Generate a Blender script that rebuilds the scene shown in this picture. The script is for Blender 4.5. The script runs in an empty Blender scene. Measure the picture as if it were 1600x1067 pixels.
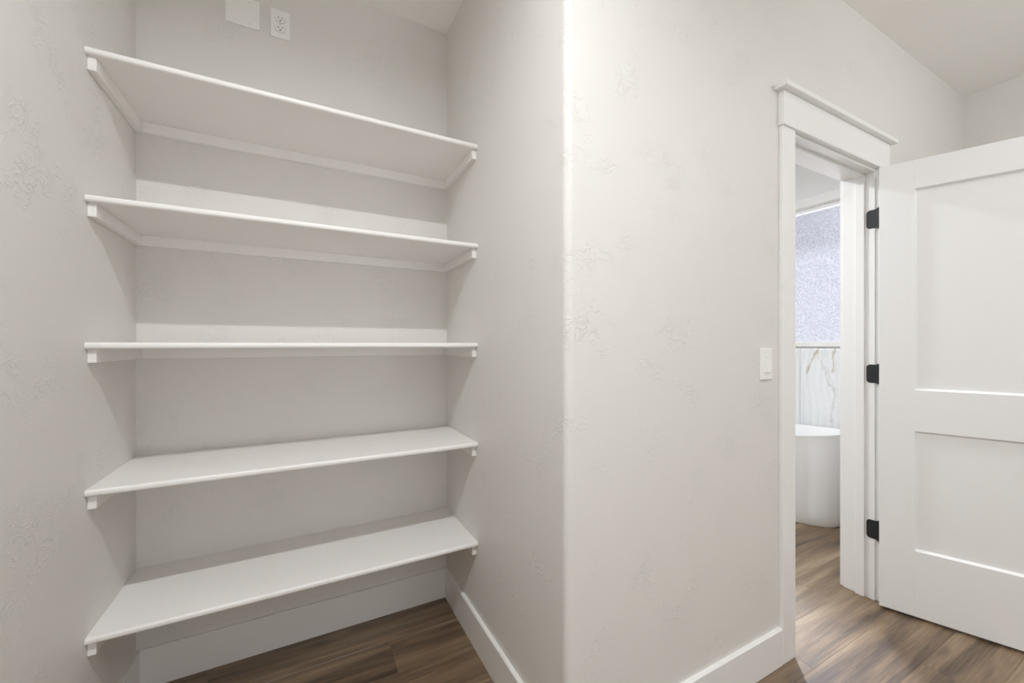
import bpy, bmesh, math, random
from mathutils import Vector, Matrix

random.seed(7)
scene = bpy.context.scene
COL = scene.collection
PI = math.pi

# ------------------------------------------------------------------ camera
HC = 1.24                      # camera height (m)
cam_d = bpy.data.cameras.new('camera')
cam = bpy.data.objects.new('camera', cam_d)
COL.objects.link(cam)
cam_d.sensor_width = 36.0
cam_d.lens = 627.34 / 1600 * 36.0
cam_d.shift_y = 4.7 / 1600
cam_d.clip_start = 0.02
cam.location = (0, 0, HC)
cam.rotation_euler = (PI / 2, 0, math.radians(-27.8355))
scene.camera = cam

# ------------------------------------------------------------------ view, world
vs = scene.view_settings
scene.display_settings.display_device = 'sRGB'
vs.view_transform = 'Standard'
vs.look = 'None'
vs.gamma = 1.0
vs.use_curve_mapping = False
vs.exposure = 0.0
cy = scene.cycles
cy.max_bounces = 14
cy.diffuse_bounces = 9
cy.glossy_bounces = 5
cy.transmission_bounces = 8
cy.transparent_max_bounces = 8
cy.sample_clamp_indirect = 6.0
cy.use_denoising = True
cy.use_adaptive_sampling = False
cy.caustics_reflective = False
cy.caustics_refractive = False
cy.blur_glossy = 1.0
cy.sample_clamp_direct = 5.0

SKY = 0.82
world = bpy.data.worlds.new('overcast_sky')
scene.world = world
world.use_nodes = True
bg = world.node_tree.nodes['Background']
bg.inputs[0].default_value = (0.93, 0.95, 1.0, 1)
bg.inputs[1].default_value = SKY

LAMP_NICHE_W = 28.0            # ceiling downlight before the niche
FILL_BULB_W = 21.5             # unseen pendant bulb added for brightness
LAMP_COL = (0.965, 0.99, 1.0)
BATH_FILL_W = 43.0  # unseen bathroom lamp, put in for brightness
# hazy sun low enough to reach under the eave and through the bathroom window
sun_d = bpy.data.lights.new('sun', 'SUN')
sun_d.energy = 29.0
sun_d.angle = math.radians(6)
sun_d.color = (1.0, 0.98, 0.95)
sun = bpy.data.objects.new('sun', sun_d)
COL.objects.link(sun)
SEL = math.radians(32)
sdir = Vector((0.72 * math.cos(SEL), 0.694 * math.cos(SEL), math.sin(SEL)))     # towards the sun
sun.rotation_euler = sdir.to_track_quat('Z', 'Y').to_euler()
sun.location = (12, 12, 8)
# daylight stand-in: area light added at the made-up rear window for fill
YR = -2.6
fill_d = bpy.data.lights.new('fill_light', 'AREA')
fill_d.shape = 'RECTANGLE'
fill_d.size, fill_d.size_y = 1.66, 1.26
fill_d.energy = 26.0
fill_d.color = (0.965, 0.99, 1.0)
fill_lamp = bpy.data.objects.new('fill_light', fill_d)
COL.objects.link(fill_lamp)
fill_lamp.location = (1.05, YR - 0.16, 1.15)
fill_lamp.rotation_euler = (-PI / 2, 0, PI)

# ------------------------------------------------------------------ main dimensions (m)
XL, XR = -0.5214, 0.643        # niche side walls
YB = 1.9095                    # niche back wall
YW = 0.898                     # wall with the doorway (room face)
YW2 = 1.028                    # the same wall, bathroom face
XE = 3.653                     # outside wall
H = 2.7775                     # ceiling
BX0, BY1 = 1.05, 3.25          # bathroom: left wall, far wall
DX0, DX1 = 1.7445, 2.4605      # doorway between jamb faces
DH = 2.078                     # underside of head jamb
WY0, WY1, WZ0, WZ1 = 1.42, 2.92, 1.257, 2.362    # window opening

# ------------------------------------------------------------------ materials
def mat(name):
    m = bpy.data.materials.new(name)
    m.use_nodes = True
    nt = m.node_tree
    return m, nt, nt.nodes['Principled BSDF']

def node(nt, t, **kw):
    n = nt.nodes.new(t)
    for k, v in kw.items():
        setattr(n, k, v)
    return n

def plain(name, col, rough=0.4, metal=0.0, spec=0.5):
    m, nt, b = mat(name)
    b.inputs['Base Color'].default_value = (*col, 1)
    b.inputs['Roughness'].default_value = rough
    b.inputs['Metallic'].default_value = metal
    b.inputs['Specular IOR Level'].default_value = spec
    return m

def painted(name, col, rough, bump=0.0, scale=300, spec=0.5):
    """paint with a fine roller stipple"""
    m, nt, b = mat(name)
    L = nt.links.new
    tc = node(nt, 'ShaderNodeTexCoord')
    n = node(nt, 'ShaderNodeTexNoise')
    n.inputs['Scale'].default_value = scale
    n.inputs['Detail'].default_value = 1
    L(tc.outputs['Object'], n.inputs['Vector'])
    bp = node(nt, 'ShaderNodeBump')
    bp.inputs['Strength'].default_value = bump
    bp.inputs['Distance'].default_value = 0.0006
    L(n.outputs['Fac'], bp.inputs['Height'])
    L(bp.outputs['Normal'], b.inputs['Normal'])
    b.inputs['Base Color'].default_value = (*col, 1)
    b.inputs['Roughness'].default_value = rough
    b.inputs['Specular IOR Level'].default_value = spec
    return m

def wall_paint(name, col, amount=1.0):
    """hand trowelled drywall: mostly flat with sparse small ridges"""
    m, nt, b = mat(name)
    L = nt.links.new
    tc = node(nt, 'ShaderNodeTexCoord')
    # sparse ridges: iso-lines of a warped noise, kept only inside blotches
    n1 = node(nt, 'ShaderNodeTexNoise')
    n1.inputs['Scale'].default_value = 26
    n1.inputs['Detail'].default_value = 3
    n1.inputs['Roughness'].default_value = 0.62
    n1.inputs['Distortion'].default_value = 0.9
    L(tc.outputs['Object'], n1.inputs['Vector'])
    r1 = node(nt, 'ShaderNodeValToRGB')
    e = r1.color_ramp.elements
    e[0].position = 0.475; e[0].color = (0, 0, 0, 1)
    e[1].position = 0.50; e[1].color = (1, 1, 1, 1)
    x = e.new(0.565); x.color = (0, 0, 0, 1)
    L(n1.outputs['Fac'], r1.inputs['Fac'])
    n2 = node(nt, 'ShaderNodeTexNoise')
    n2.inputs['Scale'].default_value = 6.5
    n2.inputs['Detail'].default_value = 2
    L(tc.outputs['Object'], n2.inputs['Vector'])
    r2 = node(nt, 'ShaderNodeValToRGB')
    r2.color_ramp.elements[0].position = 0.53
    r2.color_ramp.elements[1].position = 0.64
    L(n2.outputs['Fac'], r2.inputs['Fac'])
    mul = node(nt, 'ShaderNodeMath', operation='MULTIPLY')
    L(r1.outputs['Color'], mul.inputs[0])
    L(r2.outputs['Color'], mul.inputs[1])
    # fine orange-peel
    n3 = node(nt, 'ShaderNodeTexNoise')
    n3.inputs['Scale'].default_value = 260
    L(tc.outputs['Object'], n3.inputs['Vector'])
    mad = node(nt, 'ShaderNodeMath', operation='MULTIPLY_ADD')
    mad.inputs[1].default_value = 0.06
    L(n3.outputs['Fac'], mad.inputs[0])
    L(mul.outputs[0], mad.inputs[2])
    bp = node(nt, 'ShaderNodeBump')
    bp.inputs['Strength'].default_value = 0.48 * amount
    bp.inputs['Distance'].default_value = 0.0022
    L(mad.outputs[0], bp.inputs['Height'])
    L(bp.outputs['Normal'], b.inputs['Normal'])
    b.inputs['Base Color'].default_value = (*col, 1)
    b.inputs['Roughness'].default_value = 0.5
    b.inputs['Specular IOR Level'].default_value = 0.35
    return m

def wood():
    m, nt, b = mat('vinyl_plank')
    L = nt.links.new
    tc = node(nt, 'ShaderNodeTexCoord')
    oi = node(nt, 'ShaderNodeObjectInfo')
    off = node(nt, 'ShaderNodeVectorMath', operation='SCALE')
    off.inputs[0].default_value = (37.0, 91.0, 13.0)
    L(oi.outputs['Random'], off.inputs['Scale'])
    add = node(nt, 'ShaderNodeVectorMath', operation='ADD')
    L(tc.outputs['Object'], add.inputs[0])
    L(off.outputs[0], add.inputs[1])
    def noise(scale, vec, detail, rough, dist):
        mp = node(nt, 'ShaderNodeMapping')
        mp.inputs['Scale'].default_value = vec
        L(add.outputs[0], mp.inputs['Vector'])
        n = node(nt, 'ShaderNodeTexNoise')
        n.inputs['Scale'].default_value = scale
        n.inputs['Detail'].default_value = detail
        n.inputs['Roughness'].default_value = rough
        n.inputs['Distortion'].default_value = dist
        L(mp.outputs[0], n.inputs['Vector'])
        return n
    broad = noise(1.0, (1.0, 13, 4), 5, 0.6, 0.3)
    fine = noise(1.0, (4, 210, 8), 3, 0.65, 0.1)
    ramp = node(nt, 'ShaderNodeValToRGB')
    e = ramp.color_ramp.elements
    e[0].position = 0.33; e[0].color = (0.054, 0.030, 0.016, 1)
    e[1].position = 0.70; e[1].color = (0.355, 0.268, 0.168, 1)
    x = e.new(0.50); x.color = (0.186, 0.121, 0.068, 1)
    tone = node(nt, 'ShaderNodeMath', operation='MULTIPLY_ADD')   # plank to plank shift
    tone.inputs[1].default_value = 0.15
    tone.inputs[2].default_value = -0.075
    L(oi.outputs['Random'], tone.inputs[0])
    s1 = node(nt, 'ShaderNodeMath', operation='ADD')
    L(broad.outputs['Fac'], s1.inputs[0]); L(tone.outputs[0], s1.inputs[1])
    s2 = node(nt, 'ShaderNodeMath', operation='MULTIPLY_ADD')
    s2.inputs[1].default_value = 0.26
    L(fine.outputs['Fac'], s2.inputs[0]); L(s1.outputs[0], s2.inputs[2])
    s3 = node(nt, 'ShaderNodeMath', operation='SUBTRACT')
    s3.inputs[1].default_value = 0.13
    L(s2.outputs[0], s3.inputs[0])
    L(s3.outputs[0], ramp.inputs['Fac'])
    # a few knots
    mp = node(nt, 'ShaderNodeMapping')
    mp.inputs['Scale'].default_value = (2.2, 6.5, 1)
    L(add.outputs[0], mp.inputs['Vector'])
    vo = node(nt, 'ShaderNodeTexVoronoi')
    vo.inputs['Scale'].default_value = 1.0
    L(mp.outputs[0], vo.inputs['Vector'])
    kr = node(nt, 'ShaderNodeValToRGB')
    kr.color_ramp.elements[0].position = 0.03; kr.color_ramp.elements[0].color = (1, 1, 1, 1)
    kr.color_ramp.elements[1].position = 0.17; kr.color_ramp.elements[1].color = (0, 0, 0, 1)
    L(vo.outputs['Distance'], kr.inputs['Fac'])
    mix = node(nt, 'ShaderNodeMix', data_type='RGBA')
    mix.inputs['B'].default_value = (0.045, 0.026, 0.017, 1)
    km = node(nt, 'ShaderNodeMath', operation='MULTIPLY')
    km.inputs[1].default_value = 0.7
    L(kr.outputs['Color'], km.inputs[0])
    L(km.outputs[0], mix.inputs['Factor'])
    L(ramp.outputs['Color'], mix.inputs['A'])
    L(mix.outputs['Result'], b.inputs['Base Color'])
    bp = node(nt, 'ShaderNodeBump')
    bp.inputs['Strength'].default_value = 0.35
    bp.inputs['Distance'].default_value = 0.0006
    L(fine.outputs['Fac'], bp.inputs['Height'])
    L(bp.outputs['Normal'], b.inputs['Normal'])
    b.inputs['Roughness'].default_value = 0.38
    b.inputs['Specular IOR Level'].default_value = 1.0
    return m

def pebbled_glass():
    m, nt, b = mat('pebbled_privacy_glass')
    L = nt.links.new
    nt.nodes.remove(b)
    out = nt.nodes['Material Output']
    tc = node(nt, 'ShaderNodeTexCoord')
    n = node(nt, 'ShaderNodeTexNoise')
    n.inputs['Scale'].default_value = 88
    n.inputs['Detail'].default_value = 1.5
    L(tc.outputs['Object'], n.inputs['Vector'])
    bp = node(nt, 'ShaderNodeBump')
    bp.inputs['Strength'].default_value = 0.4
    bp.inputs['Distance'].default_value = 0.004
    L(n.outputs['Fac'], bp.inputs['Height'])
    rf = node(nt, 'ShaderNodeBsdfRefraction')
    rf.inputs['Color'].default_value = (0.89, 0.89, 0.94, 1)
    rf.inputs['Roughness'].default_value = 0.35
    rf.inputs['IOR'].default_value = 1.12
    L(bp.outputs['Normal'], rf.inputs['Normal'])
    tl = node(nt, 'ShaderNodeBsdfTranslucent')
    tl.inputs['Color'].default_value = (0.84, 0.86, 0.97, 1)
    tp = node(nt, 'ShaderNodeBsdfTransparent')
    cr = node(nt, 'ShaderNodeValToRGB')
    cr.color_ramp.elements[0].position = 0.36; cr.color_ramp.elements[0].color = (0.55, 0.57, 0.62, 1)
    cr.color_ramp.elements[1].position = 0.62; cr.color_ramp.elements[1].color = (0.97, 0.98, 1.0, 1)
    L(n.outputs['Fac'], cr.inputs['Fac'])
    L(cr.outputs['Color'], tp.inputs['Color'])
    gl = node(nt, 'ShaderNodeBsdfGlossy')
    gl.inputs['Roughness'].default_value = 0.15
    L(bp.outputs['Normal'], gl.inputs['Normal'])
    a = node(nt, 'ShaderNodeMixShader'); a.inputs[0].default_value = 0.06
    L(rf.outputs[0], a.inputs[1]); L(tl.outputs[0], a.inputs[2])
    c = node(nt, 'ShaderNodeMixShader'); c.inputs[0].default_value = 0.45
    L(a.outputs[0], c.inputs[1]); L(tp.outputs[0], c.inputs[2])
    d = node(nt, 'ShaderNodeMixShader'); d.inputs[0].default_value = 0.05
    L(c.outputs[0], d.inputs[1]); L(gl.outputs[0], d.inputs[2])
    L(d.outputs[0], out.inputs['Surface'])
    return m

def vein_tile():
    m, nt, b = mat('veined_wave_tile')
    at = node(nt, 'ShaderNodeAttribute', attribute_name='vein')
    nt.links.new(at.outputs['Color'], b.inputs['Base Color'])
    b.inputs['Roughness'].default_value = 0.22
    return m

WALL = wall_paint('greige_wall_paint', (0.725, 0.706, 0.683))
BWALL = wall_paint('bathroom_wall_paint', (0.80, 0.795, 0.79), 0.5)
CEIL = painted('ceiling_paint', (0.90, 0.887, 0.868), 0.7, 0.4, 160, 0.2)
TRIM = painted('white_trim_paint', (0.84, 0.835, 0.825), 0.32, 0.05)
SHELF = painted('white_shelf_paint', (0.83, 0.812, 0.795), 0.42, 0.12)
DOOR = painted('white_door_paint', (0.84, 0.84, 0.835), 0.36, 0.06)
PLATE = plain('white_plastic', (0.87, 0.86, 0.845), 0.35)
SLOT = plain('slot_black', (0.015, 0.015, 0.015), 0.6)
SHADOWGAP = plain('moulded_gap', (0.30, 0.29, 0.28), 0.6)
SCREW = plain('screw_metal', (0.55, 0.54, 0.52), 0.35, 1.0)
BLACK = plain('matte_black_metal', (0.012, 0.015, 0.017), 0.42, 0.0, 0.5)
CHROME = plain('brushed_chrome', (0.75, 0.75, 0.75), 0.2, 1.0)
ACRYL = plain('white_acrylic', (0.90, 0.905, 0.91), 0.16)
VINYL = plain('white_vinyl', (0.84, 0.84, 0.84), 0.3)
WOOD = wood()
SUB = plain('underlay', (0.05, 0.035, 0.025), 0.9)
GLASS = pebbled_glass()
CLEAR, _nt, _b = mat('clear_glass')
_tp = node(_nt, 'ShaderNodeBsdfTransparent'); _gl = node(_nt, 'ShaderNodeBsdfGlossy'); _mx = node(_nt, 'ShaderNodeMixShader')
_gl.inputs['Roughness'].default_value = 0.02
_mx.inputs[0].default_value = 0.06
_nt.links.new(_tp.outputs[0], _mx.inputs[1]); _nt.links.new(_gl.outputs[0], _mx.inputs[2])
_nt.links.new(_mx.outputs[0], _nt.nodes['Material Output'].inputs['Surface'])
_nt.nodes.remove(_b)
TILE = vein_tile()
GROUT = plain('pale_grout', (0.7, 0.7, 0.69), 0.8)
CONC = painted('patio_concrete', (0.55, 0.54, 0.52), 0.8, 0.4, 40)
SOFFIT = plain('white_soffit', (0.82, 0.83, 0.85), 0.6)
LENS = plain('frosted_lens', (0.85, 0.85, 0.83), 0.4)

# ------------------------------------------------------------------ mesh helpers
class MB:
    """collects shapes in world coordinates; build() links them as one mesh object"""
    def __init__(s):
        s.bm = bmesh.new()
    def box(s, x0, x1, y0, y1, z0, z1, bev=0.0, seg=1):
        t = bmesh.new()
        bmesh.ops.create_cube(t, size=1.0)
        for v in t.verts:
            v.co = Vector(((x0 + x1) / 2 + v.co.x * (x1 - x0), (y0 + y1) / 2 + v.co.y * (y1 - y0), (z0 + z1) / 2 + v.co.z * (z1 - z0)))
        if bev:
            bmesh.ops.bevel(t, geom=t.edges[:], offset=bev, segments=seg, profile=0.5, affect='EDGES')
        s.merge(t)
        return s
    def prism(s, pts, axis, a0, a1):
        """closed outline extruded along axis; pts are the two other coordinates in xyz order"""
        def co(p, a):
            return {'x': (a, p[0], p[1]), 'y': (p[0], a, p[1]), 'z': (p[0], p[1], a)}[axis]
        t = bmesh.new()
        lo = [t.verts.new(co(p, a0)) for p in pts]
        hi = [t.verts.new(co(p, a1)) for p in pts]
        n = len(pts)
        t.faces.new(lo); t.faces.new(hi)
        for i in range(n):
            t.faces.new((lo[i], lo[(i + 1) % n], hi[(i + 1) % n], hi[i]))
        bmesh.ops.recalc_face_normals(t, faces=t.faces[:])
        s.merge(t)
        return s
    def cyl(s, c, axis, r, length, seg=24, r2=None, bev=0.0):
        t = bmesh.new()
        bmesh.ops.create_cone(t, cap_ends=True, segments=seg, radius1=r, radius2=r if r2 is None else r2, depth=length)
        if bev:
            ed = [e for e in t.edges if any(len(f.verts) > 4 for f in e.link_faces)]
            bmesh.ops.bevel(t, geom=ed, offset=bev, segments=2, affect='EDGES')
        d = Vector(axis).normalized()
        M = Vector((0, 0, 1)).rotation_difference(d).to_matrix()
        for v in t.verts:
            v.co = M @ v.co + Vector(c)
        s.merge(t)
        return s
    def raw(s, verts, faces):
        vv = [s.bm.verts.new(v) for v in verts]
        for f in faces:
            try:
                s.bm.faces.new([vv[i] for i in f])
            except ValueError:
                pass
        return s
    def merge(s, t):
        me = bpy.data.meshes.new('t')
        t.to_mesh(me); t.free()
        s.bm.from_mesh(me)
        bpy.data.meshes.remove(me)
    def xform(s, M):
        bmesh.ops.transform(s.bm, matrix=M, verts=s.bm.verts[:])
        return s
    def build(s, name, m, parent=None, origin=None, smooth=None):
        base = Vector((0, 0, 0))
        if parent is not None:
            base = world_loc(parent)
        o0 = Vector(origin) if origin is not None else (base if parent is not None else Vector((0, 0, 0)))
        for v in s.bm.verts:
            v.co -= o0
        bmesh.ops.recalc_face_normals(s.bm, faces=s.bm.faces[:])
        me = bpy.data.meshes.new(name)
        s.bm.to_mesh(me); s.bm.free()
        me.materials.append(m)
        o = bpy.data.objects.new(name, me)
        COL.objects.link(o)
        o.location = o0 - base
        if parent is not None:
            o.parent = parent
        if smooth:
            for p in me.polygons:
                p.use_smooth = True
            me.set_sharp_from_angle(angle=math.radians(smooth))
        return o

def world_loc(o):
    v = Vector(o.location)
    while o.parent is not None:
        o = o.parent
        v += Vector(o.location)
    return v

def tag(o, label, cat, group=None, kind=None):
    o['label'] = label
    o['category'] = cat
    if group: o['group'] = group
    if kind: o['kind'] = kind
    return o

def empty(name, loc):
    o = bpy.data.objects.new(name, None)
    o.empty_display_size = 0.05
    COL.objects.link(o)
    o.location = loc
    return o

def copy_tree(o, parent=None):
    c = o.copy()
    COL.objects.link(c)
    c.parent = parent
    for ch in list(o.children):
        copy_tree(ch, c)
    return c

def struct(o, label, cat):
    return tag(o, label, cat, kind='structure')

# ================================================================== THE SETTING
# ---- floor with planks running along X
fl = empty('floor', (1.5, 1.0, 0))
struct(fl, 'brown wood-look plank floor running through closet and bathroom', 'floor')
MB().box(-0.70, XE + 0.15, YR - 0.15, BY1 + 0.15, -0.06, -0.0062).build('underlay', SUB, fl)
PW, PLN, PT = 0.181, 1.22, 0.006
plank_mesh = {}
def plank(x0, x1, y0, y1):
    key = (round(x1 - x0, 3), round(y1 - y0, 3))
    cx, cyy = (x0 + x1) / 2, (y0 + y1) / 2
    if key not in plank_mesh:
        hx, hy = (x1 - x0) / 2 - 0.0002, (y1 - y0) / 2 - 0.0002
        b = 0.0004
        mb = MB().raw([(-hx, -hy, -PT), (hx, -hy, -PT), (hx, hy, -PT), (-hx, hy, -PT),
                       (-hx, -hy, -b), (hx, -hy, -b), (hx, hy, -b), (-hx, hy, -b),
                       (-hx + b, -hy + b, 0), (hx - b, -hy + b, 0), (hx - b, hy - b, 0), (-hx + b, hy - b, 0)],
                      [(3, 2, 1, 0), (0, 1, 5, 4), (1, 2, 6, 5), (2, 3, 7, 6), (3, 0, 4, 7),
                       (4, 5, 9, 8), (5, 6, 10, 9), (6, 7, 11, 10), (7, 4, 8, 11), (8, 9, 10, 11)])
        o = mb.build('plank', WOOD, fl, origin=(0, 0, 0))
        plank_mesh[key] = o.data
    else:
        o = bpy.data.objects.new('plank', plank_mesh[key])
        COL.objects.link(o)
        o.parent = fl
    o.location = Vector((cx, cyy, 0)) - Vector(fl.location)
row = 0
y = YR - 0.02
offs = [0.0, 0.47, 0.86, 0.23, 0.64, 1.05, 0.38]
while y < BY1:
    xa = XL - 0.01 if y < YB else BX0 - 0.02
    xb = XE + 0.005
    x = XL - 0.01 - PLN + offs[row % 7]
    while x < xb:
        a, c = max(x, xa), min(x + PLN, xb)
        if c - a > 0.04:
            plank(a, c, y, min(y + PW, BY1 + 0.01))
        x += PLN
    y += PW
    row += 1

# ---- ceiling
c = MB().box(-0.70, XE + 0.15, YR - 0.15, BY1 + 0.15, H, H + 0.12).build('ceiling', CEIL)
struct(c, 'flat off-white painted ceiling', 'ceiling')

# ---- walls
def wall(name, label, mb, m=None):
    return struct(mb.build(name, m or WALL, smooth=35), label, 'wall')
wall('wall_left', 'long greige textured wall carrying the left shelf cleats', MB().box(XL - 0.14, XL, YR - 0.14, YB + 0.14, 0, H))
wall('wall_niche_back', 'greige wall at the back of the shelf niche', MB().box(XL, XR + 0.1, YB, YB + 0.13, 0, H))
BR = 0.023                                           # bullnose corner
arc = [(XR + BR - BR * math.cos(t), YW + BR - BR * math.sin(t)) for t in [i * PI / 2 / 8 for i in range(9)]]
R0, R1 = DX0 - 0.019, DX1 + 0.019                    # rough opening
mb = MB().prism([(XR, YB)] + arc + [(R0, YW), (R0, YW2), (XR + 0.13, YW2), (XR + 0.13, YB)], 'z', 0, H)
mb.box(R0, R1, YW, YW2, DH + 0.019, H)
mb.box(R1, XE, YW, YW2, 0, H)
wall('wall_door', 'greige textured wall with rounded corner and the bathroom doorway', mb)
wall('wall_right', 'greige wall behind the open white door', MB().box(XE, XE + 0.15, YR - 0.14, YW2 - 0.06, 0, H))
RX0, RX1, RZ0, RZ1 = 0.2, 1.9, 0.5, 1.8           # made-up window behind the camera, added for fill light
mb = MB().box(XL, RX0, YR - 0.14, YR, 0, H).box(RX1, XE, YR - 0.14, YR, 0, H)
mb.box(RX0, RX1, YR - 0.14, YR, 0, RZ0).box(RX0, RX1, YR - 0.14, YR, RZ1, H)
wall('wall_rear', 'greige closet wall with an added fill window, opposite the bathroom doorway', mb)
w2 = empty('fill_window', ((RX0 + RX1) / 2, YR - 0.07, RZ0))  # window added only to carry the fill light
struct(w2, 'added white framed clear window for fill light in the closet wall opposite the doorway', 'window')
for (a, b_, c_, e_) in ((RX0, RX0 + 0.03, RZ0, RZ1), (RX1 - 0.03, RX1, RZ0, RZ1), (RX0 + 0.03, RX1 - 0.03, RZ1 - 0.03, RZ1), (RX0 + 0.03, RX1 - 0.03, RZ0, RZ0 + 0.03)):
    MB().box(a, b_, YR - 0.10, YR - 0.04, c_, e_, 0.002).build('frame', VINYL, w2)
MB().box(RX0 + 0.026, RX1 - 0.026, YR - 0.073, YR - 0.068, RZ0 + 0.026, RZ1 - 0.026).build('pane', CLEAR, w2)
mb = MB().box(XE, XE + 0.15, YW2 - 0.06, WY0, 0, H).box(XE, XE + 0.15, WY1, BY1 + 0.14, 0, H)
mb.box(XE, XE + 0.15, WY0, WY1, 0, WZ0 - 0.034).box(XE, XE + 0.15, WY0, WY1, WZ1, H)
wall('wall_bath_window', 'grey painted bathroom wall holding the privacy window', mb, BWALL)
wall('wall_bath_far', 'bathroom wall past the far end of the tub', MB().box(BX0, XE, BY1, BY1 + 0.14, 0, H), BWALL)
wall('wall_bath_left', 'bathroom side wall facing the tub', MB().box(BX0 - 0.12, BX0, YW2, BY1 + 0.14, 0, H), BWALL)

# ---- baseboards
BH, BT = 0.14, 0.014
def base_x(name, x0, x1, y, s, label, m0=0.0, m1=0.0):
    """along X on a wall face y, standing out towards s; mitres m0/m1 pull the front in"""
    e = 0.004
    prof = [(0, 0), (BT, 0), (BT, BH - e), (BT - e, BH), (0, BH)]
    v = []
    for (t, z) in prof:
        v += [(x0 + m0 * t, y + s * t, z), (x1 - m1 * t, y + s * t, z)]
    f = [(2 * i, 2 * i + 1, (2 * i + 3) % 10, (2 * i + 2) % 10) for i in range(5)] + [(0, 2, 4, 6, 8), (9, 7, 5, 3, 1)]
    return struct(MB().raw(v, f).build(name, TRIM), label, 'baseboard')
def base_y(name, y0, y1, x, s, label, m0=0.0, m1=0.0):
    e = 0.004
    prof = [(0, 0), (BT, 0), (BT, BH - e), (BT - e, BH), (0, BH)]
    v = []
    for (t, z) in prof:
        v += [(x + s * t, y0 + m0 * t, z), (x + s * t, y1 - m1 * t, z)]
    f = [(2 * i, 2 * i + 1, (2 * i + 3) % 10, (2 * i + 2) % 10) for i in range(5)] + [(0, 2, 4, 6, 8), (9, 7, 5, 3, 1)]
    return struct(MB().raw(v, f).build(name, TRIM), label, 'baseboard')
CASX0, CASX1 = 1.650, 2.555                           # outer edges of the door casing
base_x('baseboard_niche_back', XL, XR, YB, -1, 'white baseboard across the back of the niche below the lowest shelf', 1, 1)
base_y('baseboard_niche_left', YR, YB, XL, 1, 'white baseboard along the long left wall', 1, 1)
base_y('baseboard_niche_right', YW + BR, YB, XR, -1, 'white baseboard along the niche side wall', 0, 1)
base_x('baseboard_door', XR + BR, CASX0, YW, -1, 'white baseboard between rounded corner and door casing')
base_x('baseboard_door_hinge', CASX1, XE, YW, -1, 'white baseboard behind the open door', 0, 1)
base_y('baseboard_right', YR, YW, XE, -1, 'white baseboard on the closet end wall', 1, 1)
base_x('baseboard_rear', XL, XE, YR, 1, 'white baseboard below the added closet window', 1, 1)

# ---- door frame: jambs, stops, casing, header and cap
t1 = empty('trim_1', ((DX0 + DX1) / 2, YW, 0))
struct(t1, 'white craftsman door casing with wide header board and cap around the bathroom doorway', 'door frame')
MB().box(DX0 - 0.019, DX0, YW, YW2, 0, DH + 0.019, 0.0012).build('jamb', TRIM, t1)
MB().box(DX1, DX1 + 0.019, YW, YW2, 0, DH + 0.019, 0.0012).build('jamb', TRIM, t1)
MB().box(DX0, DX1, YW, YW2, DH, DH + 0.019, 0.0012).build('head_jamb', TRIM, t1)
SY0, SY1, ST = YW + 0.038, YW + 0.076, 0.011
MB().box(DX0, DX0 + ST, SY0, SY1, 0, DH, 0.0025, 2).build('door_stop', TRIM, t1)
MB().box(DX1 - ST, DX1, SY0, SY1, 0, DH, 0.0025, 2).build('door_stop', TRIM, t1)
MB().box(DX0 + ST, DX1 - ST, SY0, SY1, DH - ST, DH, 0.0025, 2).build('head_stop', TRIM, t1)
CT = 0.015
HB = 2.090
for (f0, f1) in ((YW - CT, YW), (YW2, YW2 + CT)):
    MB().box(CASX0, DX0 - 0.006, f0, f1, 0.001, HB, 0.0015).build('casing', TRIM, t1)
    MB().box(DX1 + 0.006, CASX1, f0, f1, 0.001, HB, 0.0015).build('casing', TRIM, t1)
for s, f in ((-1, YW), (1, YW2)):
    ya, yb = sorted((f, f + s * 0.022))
    MB().box(CASX0 - 0.006, CASX1 + 0.006, ya, yb, HB, 2.222, 0.0015).build('header_board', TRIM, t1)
    ya, yb = sorted((f, f + s * 0.046))
    MB().box(CASX0 - 0.030, CASX1 + 0.030, ya, yb, 2.222, 2.241, 0.0015).build('header_cap', TRIM, t1)

# ---- door, opened 110 degrees into the closet
PVX, PVY = 2.4585, 0.885
ROT = Matrix.Translation((PVX, PVY, 0)) @ Matrix.Rotation(math.radians(110), 4, 'Z')
d1 = empty('door_1', (PVX, PVY, 0))
struct(d1, 'white two-panel door standing open into the closet on black hinges', 'door')
DW = 0.711
lx1, lx0 = -0.003, -0.003 - DW
fy0, fy1 = 0.013, 0.048
dz0, dz1 = 0.012, 2.074
SW = 0.118
zz = [dz0, 0.308, 0.848, 1.034, 1.944, dz1]
def dbox(name, x0, x1, z0, z1):
    MB().box(x0, x1, fy0, fy1, z0, z1, 0.0007).xform(ROT).build(name, DOOR, d1)
dbox('stile', lx1 - SW, lx1, dz0, dz1)
dbox('stile', lx0, lx0 + SW, dz0, dz1)
px0, px1 = lx0 + SW, lx1 - SW
for i in (0, 2, 4):
    dbox('rail', px0, px1, zz[i], zz[i + 1])
for i in (1, 3):
    z0, z1 = zz[i], zz[i + 1]
    k, dp, e = 0.008, 0.0115, 0.0006
    v, f = [], []
    for (yf, s) in ((fy0, 1), (fy1, -1)):
        b = len(v)
        for (ins, dy) in ((0, e), (k, dp), ):
            v += [(px0 + ins, yf + s * dy, z0 + ins), (px1 - ins, yf + s * dy, z0 + ins), (px1 - ins, yf + s * dy, z1 - ins), (px0 + ins, yf + s * dy, z1 - ins)]
        f += [(b + j, b + (j + 1) % 4, b + 4 + (j + 1) % 4, b + 4 + j) for j in range(4)] + [(b + 4, b + 5, b + 6, b + 7)]
    f += [(j, (j + 1) % 4, 8 + (j + 1) % 4, 8 + j) for j in range(4)]
    MB().raw(v, f).xform(ROT).build('panel', DOOR, d1)
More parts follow.
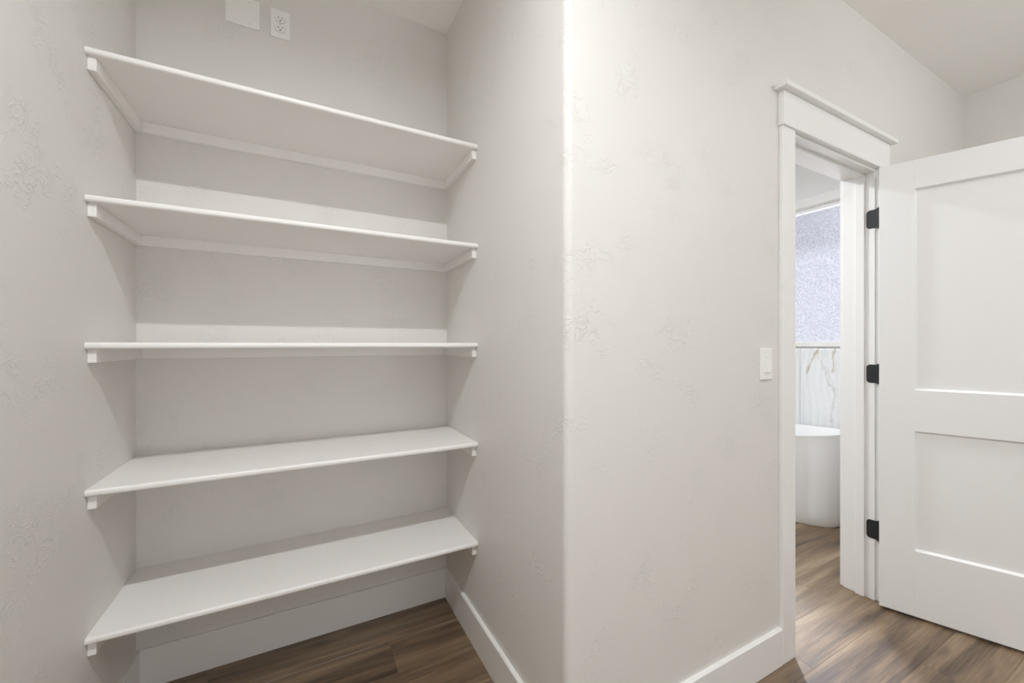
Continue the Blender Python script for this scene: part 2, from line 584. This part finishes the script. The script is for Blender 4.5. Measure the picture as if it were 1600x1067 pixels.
# lever handle on both faces near the free edge
hx, hz = lx0 + 0.06, 0.96
for (yf, s) in ((fy0, -1), (fy1, 1)):
    mb = MB().cyl((hx, yf + s * 0.004, hz), (0, 1, 0), 0.032, 0.008, 32, bev=0.002)
    mb.cyl((hx, yf + s * 0.026, hz), (0, 1, 0), 0.010, 0.038, 20)
    mb.box(hx - 0.012, hx + 0.115, yf + s * 0.045 - 0.006, yf + s * 0.045 + 0.006, hz - 0.010, hz + 0.010, 0.003, 2)
    mb.xform(ROT).build('lever_handle', BLACK, d1, smooth=40)
# hinges
for zc in (1.849, 1.098, 0.343):
    hg = empty('hinge', Vector((PVX, PVY, zc)) - Vector(d1.location))
    hg.parent = d1
    hh, r = 0.0445, 0.015
    ya, yb = PVY + 0.002, YW + 0.0325
    out = [(ya, zc - hh), ] + [(yb - r + r * math.sin(t), zc - hh + r - r * math.cos(t)) for t in [i * PI / 12 for i in range(7)]]
    out += [(yb - r + r * math.cos(t), zc + hh - r + r * math.sin(t)) for t in [i * PI / 12 for i in range(7)]] + [(ya, zc + hh)]
    MB().prism(out, 'x', DX1 - 0.0022, DX1 + 0.0002).build('jamb_leaf', BLACK, hg)
    # leaf let into the edge of the door
    MB().box(lx1 - 0.0006, lx1 + 0.0016, 0.006, fy1 - 0.006, zc - hh, zc + hh, 0.0005).xform(ROT).build('door_leaf', BLACK, hg)
    mb = MB().cyl((PVX, PVY, zc), (0, 0, 1), 0.0062, 2 * hh, 20)
    mb.cyl((PVX, PVY, zc + hh + 0.002), (0, 0, 1), 0.0050, 0.004, 20).cyl((PVX, PVY, zc - hh - 0.002), (0, 0, 1), 0.0050, 0.004, 20)
    mb.build('knuckle', BLACK, hg, smooth=40)
    for (dy, dzz) in ((0.020, 0.031), (0.010, 0.0), (0.020, -0.031)):
        MB().cyl((DX1 - 0.0023, YW + dy - 0.004, zc + dzz), (1, 0, 0), 0.0036, 0.0012, 16, bev=0.0003).build('screw', SLOT, hg, smooth=40)

# ---- bathroom window
w1 = empty('window_1', (XE, (WY0 + WY1) / 2, WZ0))
struct(w1, 'white framed bathroom window with pebbled privacy glass above the tub', 'window')
# jamb liners, vinyl frame and sash, pane
for (a, b_) in ((WY0, WY0 + 0.012), (WY1 - 0.012, WY1)):
    MB().box(XE, XE + 0.15, a, b_, WZ0, WZ1).build('jamb_liner', TRIM, w1)
MB().box(XE, XE + 0.15, WY0, WY1, WZ1 - 0.012, WZ1).build('head_liner', TRIM, w1)
FX0, FX1 = XE + 0.018, XE + 0.075
y0, y1, z0, z1 = WY0 + 0.012, WY1 - 0.012, WZ0 + 0.002, WZ1 - 0.012
FW = 0.022
for (a, b_, c_, e_) in ((y0, y0 + FW, z0, z1), (y1 - FW, y1, z0, z1), (y0 + FW, y1 - FW, z1 - FW, z1), (y0 + FW, y1 - FW, z0, z0 + 0.010)):
    MB().box(FX0, FX1, a, b_, c_, e_, 0.002).build('frame', VINYL, w1)
MB().box(FX0 + 0.022, FX0 + 0.027, y0 + FW - 0.004, y1 - FW + 0.004, z0 + 0.006, z1 - FW + 0.004).build('pane', GLASS, w1)
# stool, casing
MB().box(XE - 0.030, XE + 0.15, WY0 - 0.06, WY0 , WZ0 - 0.034, WZ0 + 0.001, 0.003, 2).build('sill_horn', TRIM, w1)
MB().box(XE - 0.030, XE + 0.15, WY1, WY1 + 0.06, WZ0 - 0.034, WZ0 + 0.001, 0.003, 2).build('sill_horn', TRIM, w1)
MB().box(XE - 0.030, XE + 0.15, WY0, WY1, WZ0 - 0.034, WZ0 + 0.001, 0.003, 2).build('sill', TRIM, w1)
MB().box(XE - 0.016, XE, WY0 - 0.07, WY1 + 0.07, WZ1 - 0.006, WZ1 + 0.070, 0.002).build('casing', TRIM, w1)
for (a, b_) in ((WY0 - 0.064, WY0 + 0.006), (WY1 - 0.006, WY1 + 0.064)):
    MB().box(XE - 0.016, XE, a, b_, WZ0 + 0.001, WZ1 - 0.006, 0.002).build('casing', TRIM, w1)

# ---- outdoors: patio slab and roof eave
o = MB().box(XE + 0.15, 30, -14, 18, -0.25, -0.15).build('patio_slab', CONC)
tag(o, 'pale concrete ground outside the bathroom window', 'ground', kind='structure')
po = empty('roof_eave', (XE + 0.15, 2.0, 2.57))
tag(po, 'white roof eave overhanging the outside of the bathroom window', 'roof', kind='structure')
MB().box(XE + 0.15, 4.31, -1.5, 6.5, 2.62, 2.66).build('soffit', SOFFIT, po)
MB().box(4.31, 4.35, -1.5, 6.5, 2.57, 2.78).build('fascia', SOFFIT, po)

# ---- wavy veined tiles on the window wall, below the sill
def px_wall(px, py, X):
    a = math.radians(27.8355); t = (px - 800) / 627.34
    dx, dy = math.sin(a) + t * math.cos(a), math.cos(a) - t * math.sin(a)
    k = X / dx
    return (dy * k, HC - (py - 538.18) / 627.34 * k)
XT = XE - 0.014
veins = []
for pts, wdt, colr, amp in (
        ([(1279.5, 541), (1274, 552.5), (1271, 560), (1263.5, 572), (1261, 582)], 0.009, (0.45, 0.36, 0.20), 0.9),
        ([(1278, 541), (1278.5, 561)], 0.008, (0.55, 0.47, 0.36), 0.55),
        ([(1306, 541), (1301, 555), (1302.5, 566), (1301, 581)], 0.009, (0.50, 0.44, 0.33), 0.75),
        ([(1283, 564), (1288, 577), (1295, 602), (1302, 604), (1305, 620), (1300, 640), (1298, 660)], 0.010, (0.55, 0.51, 0.47), 0.55),
        ([(1290, 541), (1287, 560), (1293, 582), (1300, 600)], 0.012, (0.60, 0.60, 0.60), 0.45)):
    veins.append(([px_wall(x, y_, XT) for x, y_ in pts], wdt, colr, amp))
rv = random.Random(3)
for k in range(9):                                   # veins on the rest of the wall
    yy = rv.choice([rv.uniform(1.05, 1.42), rv.uniform(1.98, 3.2)])
    z = rv.uniform(0.9, 1.2); p = [(yy, z)]
    for j in range(rv.randint(3, 6)):
        yy += rv.uniform(-0.05, 0.05); z -= rv.uniform(0.05, 0.14); p.append((yy, z))
    veins.append((p, 0.010, (0.50, 0.43, 0.32), 0.6))
def seg_d(p, a, b_):
    ax, ay = a; bx, by = b_; ux, uy = bx - ax, by - ay
    l2 = ux * ux + uy * uy or 1e-9
    t = max(0, min(1, ((p[0] - ax) * ux + (p[1] - ay) * uy) / l2))
    return math.hypot(p[0] - ax - t * ux, p[1] - ay - t * uy)
def wob(y_, z):
    return 0.012 * math.sin(2 * PI * (z / 0.83 + 0.9 * y_)) + 0.006 * math.sin(2 * PI * (z / 0.37 - 2.3 * y_) + 1.0)
wall_tiles = bpy.data.objects['wall_bath_window']
TW, TZ = 0.60, 1.212
ty = YW2 + 0.19 - TW
while ty < BY1:
    a, b_ = max(ty, YW2 + 0.001), min(ty + TW, BY1) - 0.002
    if b_ - a > 0.03:
        ny = max(6, int((b_ - a) / 0.0045)); nz = 120
        v, f, cols = [], [], []
        for i in range(ny + 1):
            for j in range(nz + 1):
                yy = a + (b_ - a) * i / ny; z = 0.002 + (TZ - 0.002) * j / nz
                ph = (yy + wob(yy, z)) / 0.047
                hgt = 0.0085 * abs(math.sin(PI * ph)) ** 0.7
                edge = min(i, ny - i, j, nz - j)
                v.append((XE - 0.0075 - (hgt if edge > 0 else 0.0), yy, z))
                base = Vector((0.83, 0.845, 0.86))
                jit = 0.0025 * math.sin(z * 60 + yy * 40) + 0.0015 * math.sin(z * 143 - yy * 80)
                for pts, wdt, colr, amp in veins:
                    dmin = min(seg_d((yy + jit, z), pts[q], pts[q + 1]) for q in range(len(pts) - 1)) * (1.35 + 0.55 * math.sin(z * 47 + 3 * wdt) + 0.3 * math.sin(z * 131 + yy * 60))
                    if dmin < wdt * 1.5:
                        base = base.lerp(Vector(colr), amp * max(0.0, 1 - dmin / (wdt * 1.2)) if dmin < wdt * 1.2 else 0)
                cols.append((*base, 1))
        for i in range(ny):
            for j in range(nz):
                p = i * (nz + 1) + j
                f.append((p, p + nz + 1, p + nz + 2, p + 1))
        me = bpy.data.meshes.new('tile')
        # solid edge ring back to the wall
        n0 = len(v)
        ring = [i * (nz + 1) for i in range(ny + 1)] + [ny * (nz + 1) + j for j in range(1, nz + 1)] + \
               [i * (nz + 1) + nz for i in range(ny - 1, -1, -1)] + [j for j in range(nz - 1, 0, -1)]
        for q in ring:
            v.append((XE - 0.0003, v[q][1], v[q][2])); cols.append(cols[q])
        for q in range(len(ring)):
            q2 = (q + 1) % len(ring)
            f.append((ring[q2], ring[q], n0 + q, n0 + q2))
        me.from_pydata(v, [], f)
        ca = me.color_attributes.new('vein', 'FLOAT_COLOR', 'POINT')
        ca.data.foreach_set('color', [x for c4 in cols for x in c4])
        me.materials.append(TILE)
        for p in me.polygons: p.use_smooth = True
        o = bpy.data.objects.new('tile', me)
        COL.objects.link(o); o.parent = wall_tiles
    ty += TW

# ================================================================== THINGS
# ---- five niche shelves: board with rounded front, two side cleats, one back cleat
YF = 1.5145
ST_ = 0.019
ztop = [2.0586 - 0.4063 * i for i in range(5)]
def make_shelf():
    z = 0.0
    r = empty('wall_shelf', ((XL + XR) / 2, YB, ztop[0]))
    zt = ztop[0]
    rr = 0.0075
    prof = [(YB - 0.0005, zt), (YB - 0.0005, zt - ST_)]
    prof += [(YF + rr - rr * math.sin(t), zt - ST_ + rr - rr * math.cos(t)) for t in [i * PI / 2 / 6 for i in range(7)]]
    prof += [(YF + rr - rr * math.cos(t), zt - rr + rr * math.sin(t)) for t in [i * PI / 2 / 6 for i in range(7)]]
    MB().prism(prof, 'x', XL + 0.0005, XR - 0.0005).build('board', SHELF, r, smooth=40)
    zc1 = zt - ST_ - 0.0002; zc0 = zc1 - 0.038
    MB().box(XL + 0.0005, XL + 0.0195, YF + 0.016, YB - 0.0005, zc0, zc1, 0.001).build('side_cleat', SHELF, r)
    MB().box(XR - 0.0195, XR - 0.0005, YF + 0.016, YB - 0.0005, zc0, zc1, 0.001).build('side_cleat', SHELF, r)
    MB().box(XL + 0.0196, XR - 0.0196, YB - 0.0195, YB - 0.0005, zc0, zc1, 0.001).build('back_cleat', SHELF, r)
    return r
sh = make_shelf()
shelf_labels = ['topmost white niche shelf, just under the outlet and blank plate',
                'second white niche shelf from the top, below the topmost shelf',
                'middle one of the five white niche shelves, third from the top',
                'fourth white niche shelf from the top, above the lowest shelf',
                'lowest white niche shelf, just above the back baseboard']
for i in range(5):
    s_ = sh if i == 0 else copy_tree(sh)
    s_.location.z = ztop[i]
    tag(s_, shelf_labels[i], 'shelf', 'white painted shelves in the niche')

# ---- duplex outlet on the niche back wall
def outline_plate(mb, xc, zc, w, h, yf, t, bev=0.0018):
    mb.box(xc - w / 2, xc + w / 2, yf - t, yf, zc - h / 2, zc + h / 2, bev, 2)
ox, oz = -0.0716, 2.5568
ou = empty('wall_outlet', (ox, YB, oz))
tag(ou, 'white duplex power outlet on the wall above the top shelf', 'outlet')
mb = MB(); outline_plate(mb, ox, oz, 0.070, 0.1145, YB, 0.0055); mb.build('cover_plate', PLATE, ou)
for dz in (0.0195, -0.0195):
    zc = oz + dz
    n = 32
    pts = []
    for i in range(n):
        t = 2 * PI * i / n
        pts.append((ox + 0.0172 * math.cos(t), zc + max(-0.0142, min(0.0142, 0.0172 * math.sin(t)))))
    MB().prism([(ox + (a - ox) * 1.055, zc + (b_ - zc) * 1.06) for a, b_ in pts], 'y', YB - 0.0058, YB - 0.0050).build('receptacle_gap', SHADOWGAP, ou)
    rc = MB().prism(pts, 'y', YB - 0.0072, YB - 0.0050).build('receptacle', PLATE, ou)
    for (dx, w, h_) in ((-0.0064, 0.0022, 0.0085), (0.0064, 0.0022, 0.0070)):
        MB().box(ox + dx - w / 2, ox + dx + w / 2, YB - 0.0075, YB - 0.0070, zc + 0.004 - h_ / 2, zc + 0.004 + h_ / 2).build('slot', SLOT, rc)
    MB().cyl((ox, YB - 0.00725, zc - 0.0068), (0, 1, 0), 0.0027, 0.0006, 16).build('ground_hole', SLOT, rc)
MB().cyl((ox, YB - 0.0060, oz), (0, 1, 0), 0.0030, 0.0014, 16).build('screw', SCREW, ou)

# ---- double blank plate
bx_, bz_ = -0.2007, 2.5605
bp_ = empty('blank_plate', (bx_, YB, bz_))
tag(bp_, 'white two-gang blank cover plate beside the power outlet', 'blank plate')
mb = MB(); outline_plate(mb, bx_, bz_, 0.1146, 0.1145, YB, 0.0055); mb.build('cover_plate', PLATE, bp_)
for dx in (-0.023, 0.023):
    for dz in (-0.042, 0.042):
        s_ = MB().cyl((bx_ + dx, YB - 0.0058, bz_ + dz), (0, 1, 0), 0.0031, 0.0010, 16).build('screw', PLATE, bp_)
        MB().box(bx_ + dx - 0.0004, bx_ + dx + 0.0004, YB - 0.0065, YB - 0.0062, bz_ + dz - 0.0026, bz_ + dz + 0.0026).build('screw_slot', SLOT, s_)

# ---- dimmer switch beside the doorway
sx, sz = 1.5600, 1.1665
sw = empty('light_switch', (sx, YW, sz))
tag(sw, 'white paddle light switch on the wall beside the door casing', 'switch')
mb = MB(); outline_plate(mb, sx, sz, 0.0745, 0.118, YW, 0.0062, 0.002); mb.build('cover_plate', PLATE, sw)
MB().box(sx - 0.0168, sx + 0.0168, YW - 0.0072, YW - 0.0058, sz - 0.0334, sz + 0.0334, 0.0008).build('insert', PLATE, sw)
v = []
for (zz_, t0) in ((sz - 0.030, 0.0115), (sz + 0.022, 0.0078)):
    for xx in (sx - 0.0135, sx + 0.0135):
        v += [(xx, YW - 0.0065, zz_), (xx, YW - t0, zz_)]
MB().raw(v, [(0, 1, 3, 2), (4, 6, 7, 5), (0, 2, 6, 4), (1, 5, 7, 3), (0, 4, 5, 1), (2, 3, 7, 6)]).build('paddle', PLATE, sw)
MB().box(sx - 0.010, sx + 0.010, YW - 0.0080, YW - 0.0068, sz + 0.0255, sz + 0.0285).build('slider', PLATE, sw)
for dz in (-0.0485, 0.0485):
    MB().cyl((sx, YW - 0.0064, sz + dz), (0, 1, 0), 0.0028, 0.0012, 16).build('screw', PLATE, sw)

# ---- freestanding tub
def make_tub():
    cx, y0_, y1_ = 3.272, 1.335, 2.945
    yc, hl = (y0_ + y1_) / 2, (y1_ - y0_) / 2
    root = empty('bathtub', (cx, yc, 0))
    tag(root, 'white freestanding oval bathtub under the bathroom window', 'bathtub')
    N = 96
    def ring(hw, hlen, zf):
        out = []
        st = hlen - hw
        for i in range(N):
            t = 2 * PI * i / N
            c_, s_ = math.cos(t), math.sin(t)
            n_ = 2.5
            x_ = hw * math.copysign(abs(c_) ** (2 / n_), c_)
            y_ = hlen * math.copysign(abs(s_) ** (2 / n_), s_)
            # rounder, tub-like ends
            xs = math.sqrt(max(0, 1 - max(0, (abs(y_) - st) / hw) ** 2)) * hw
            x_ = math.copysign(min(abs(x_), xs), x_) if abs(y_) > st else math.copysign(min(hw, abs(x_) * 1.0), x_)
            out.append((cx + x_, yc + y_, zf(y_ / hl)))
        return out
    rim = lambda q: 0.582 + 0.058 * q * q
    outer = [ring(0.285, 0.765, lambda q: 0.0), ring(0.293, 0.773, lambda q: 0.012)]
    for k in range(1, 9):
        u = k / 8
        outer.append(ring(0.293 + 0.040 * u ** 1.6, 0.773 + 0.030 * u ** 1.6, lambda q, u=u: 0.012 + (rim(q) - 0.018) * u))
    outer.append(ring(0.334, 0.805, lambda q: rim(q) - 0.002))
    outer.append(ring(0.331, 0.802, lambda q: rim(q)))
    outer.append(ring(0.318, 0.789, lambda q: rim(q)))
    outer.append(ring(0.314, 0.785, lambda q: rim(q) - 0.003))
    for k in range(1, 9):
        u = k / 8
        outer.append(ring(0.314 - 0.085 * u ** 1.5, 0.785 - 0.22 * u ** 1.3, lambda q, u=u: (rim(q) - 0.003) * (1 - u) + 0.135 * u))
    outer.append(ring(0.19, 0.52, lambda q: 0.120))
    outer.append(ring(0.06, 0.20, lambda q: 0.116))
    v = [p for r_ in outer for p in r_]
    f = []
    for k in range(len(outer) - 1):
        for i in range(N):
            j = (i + 1) % N
            f.append((k * N + i, k * N + j, (k + 1) * N + j, (k + 1) * N + i))
    f.append([i for i in range(N)][::-1])
    f.append([(len(outer) - 1) * N + i for i in range(N)])
    MB().raw(v, f).build('tub_shell', ACRYL, root, smooth=50)
    MB().cyl((cx, yc, 0.1185), (0, 0, 1), 0.034, 0.005, 32, bev=0.0015).build('drain', CHROME, root, smooth=40)
    return root
make_tub()

# ---- ceiling lights out of frame; pendant and bathroom ones added for brightness
def downlight(x, y_, power, colr, rad, label, spread=180):
    r = empty('recessed_downlight', (x, y_, H))
    tag(r, label, 'ceiling light', 'recessed ceiling lights')
    n = 40
    v, f = [], []
    prof = [(0.088, 0.0), (0.086, -0.005), (0.070, -0.0075), (0.062, -0.003), (0.062, 0.0)]
    for (rr, z) in prof:
        for i in range(n):
            t = 2 * PI * i / n
            v.append((x + rr * math.cos(t), y_ + rr * math.sin(t), H - 0.0003 + z))
    for k in range(len(prof) - 1):
        for i in range(n):
            j = (i + 1) % n
            f.append((k * n + i, k * n + j, (k + 1) * n + j, (k + 1) * n + i))
    MB().raw(v, f).build('trim_ring', TRIM, r, smooth=40)
    MB().cyl((x, y_, H - 0.0015), (0, 0, 1), 0.0618, 0.002, n).build('lens', LENS, r)
    ld = bpy.data.lights.new('lamp', 'AREA')
    ld.shape = 'DISK'
    ld.size = 2 * rad
    ld.energy = power
    ld.color = colr
    ld.spread = math.radians(spread)
    lo = bpy.data.objects.new('lamp', ld)
    COL.objects.link(lo)
    lo.parent = r
    lo.location = (0, 0, -0.006)
    return r
downlight(0.04, 0.126, LAMP_NICHE_W, LAMP_COL, 0.026, 'round recessed ceiling light in front of the shelf niche', 166)
def fill_bulb(x, y_, power):  # unseen pendant added to lift the ceiling and door side
    r = empty('fill_pendant', (x, y_, H))
    tag(r, 'added short white fill pendant with a bare bulb before the open door', 'ceiling light')
    MB().cyl((x, y_, H - 0.012), (0, 0, 1), 0.048, 0.0235, 40, r2=0.058, bev=0.003).build('base', PLATE, r, smooth=40)
    MB().cyl((x, y_, H - 0.122), (0, 0, 1), 0.004, 0.200, 16).build('cord', PLATE, r, smooth=40)
    MB().cyl((x, y_, H - 0.245), (0, 0, 1), 0.019, 0.050, 32, bev=0.003).build('socket', PLATE, r, smooth=40)
    ld = bpy.data.lights.new('lamp', 'POINT')
    ld.shadow_soft_size = 0.032
    ld.energy = power
    ld.color = LAMP_COL
    lo = bpy.data.objects.new('lamp', ld)
    COL.objects.link(lo)
    lo.parent = r
    lo.location = (0, 0, -0.31)
fill_bulb(2.50, -0.55, FILL_BULB_W)
downlight(1.65, 2.15, BATH_FILL_W, (0.93, 0.97, 1.0), 0.07, 'added round recessed fill light in the bathroom')  # added lamp, brightens the tub and bathroom
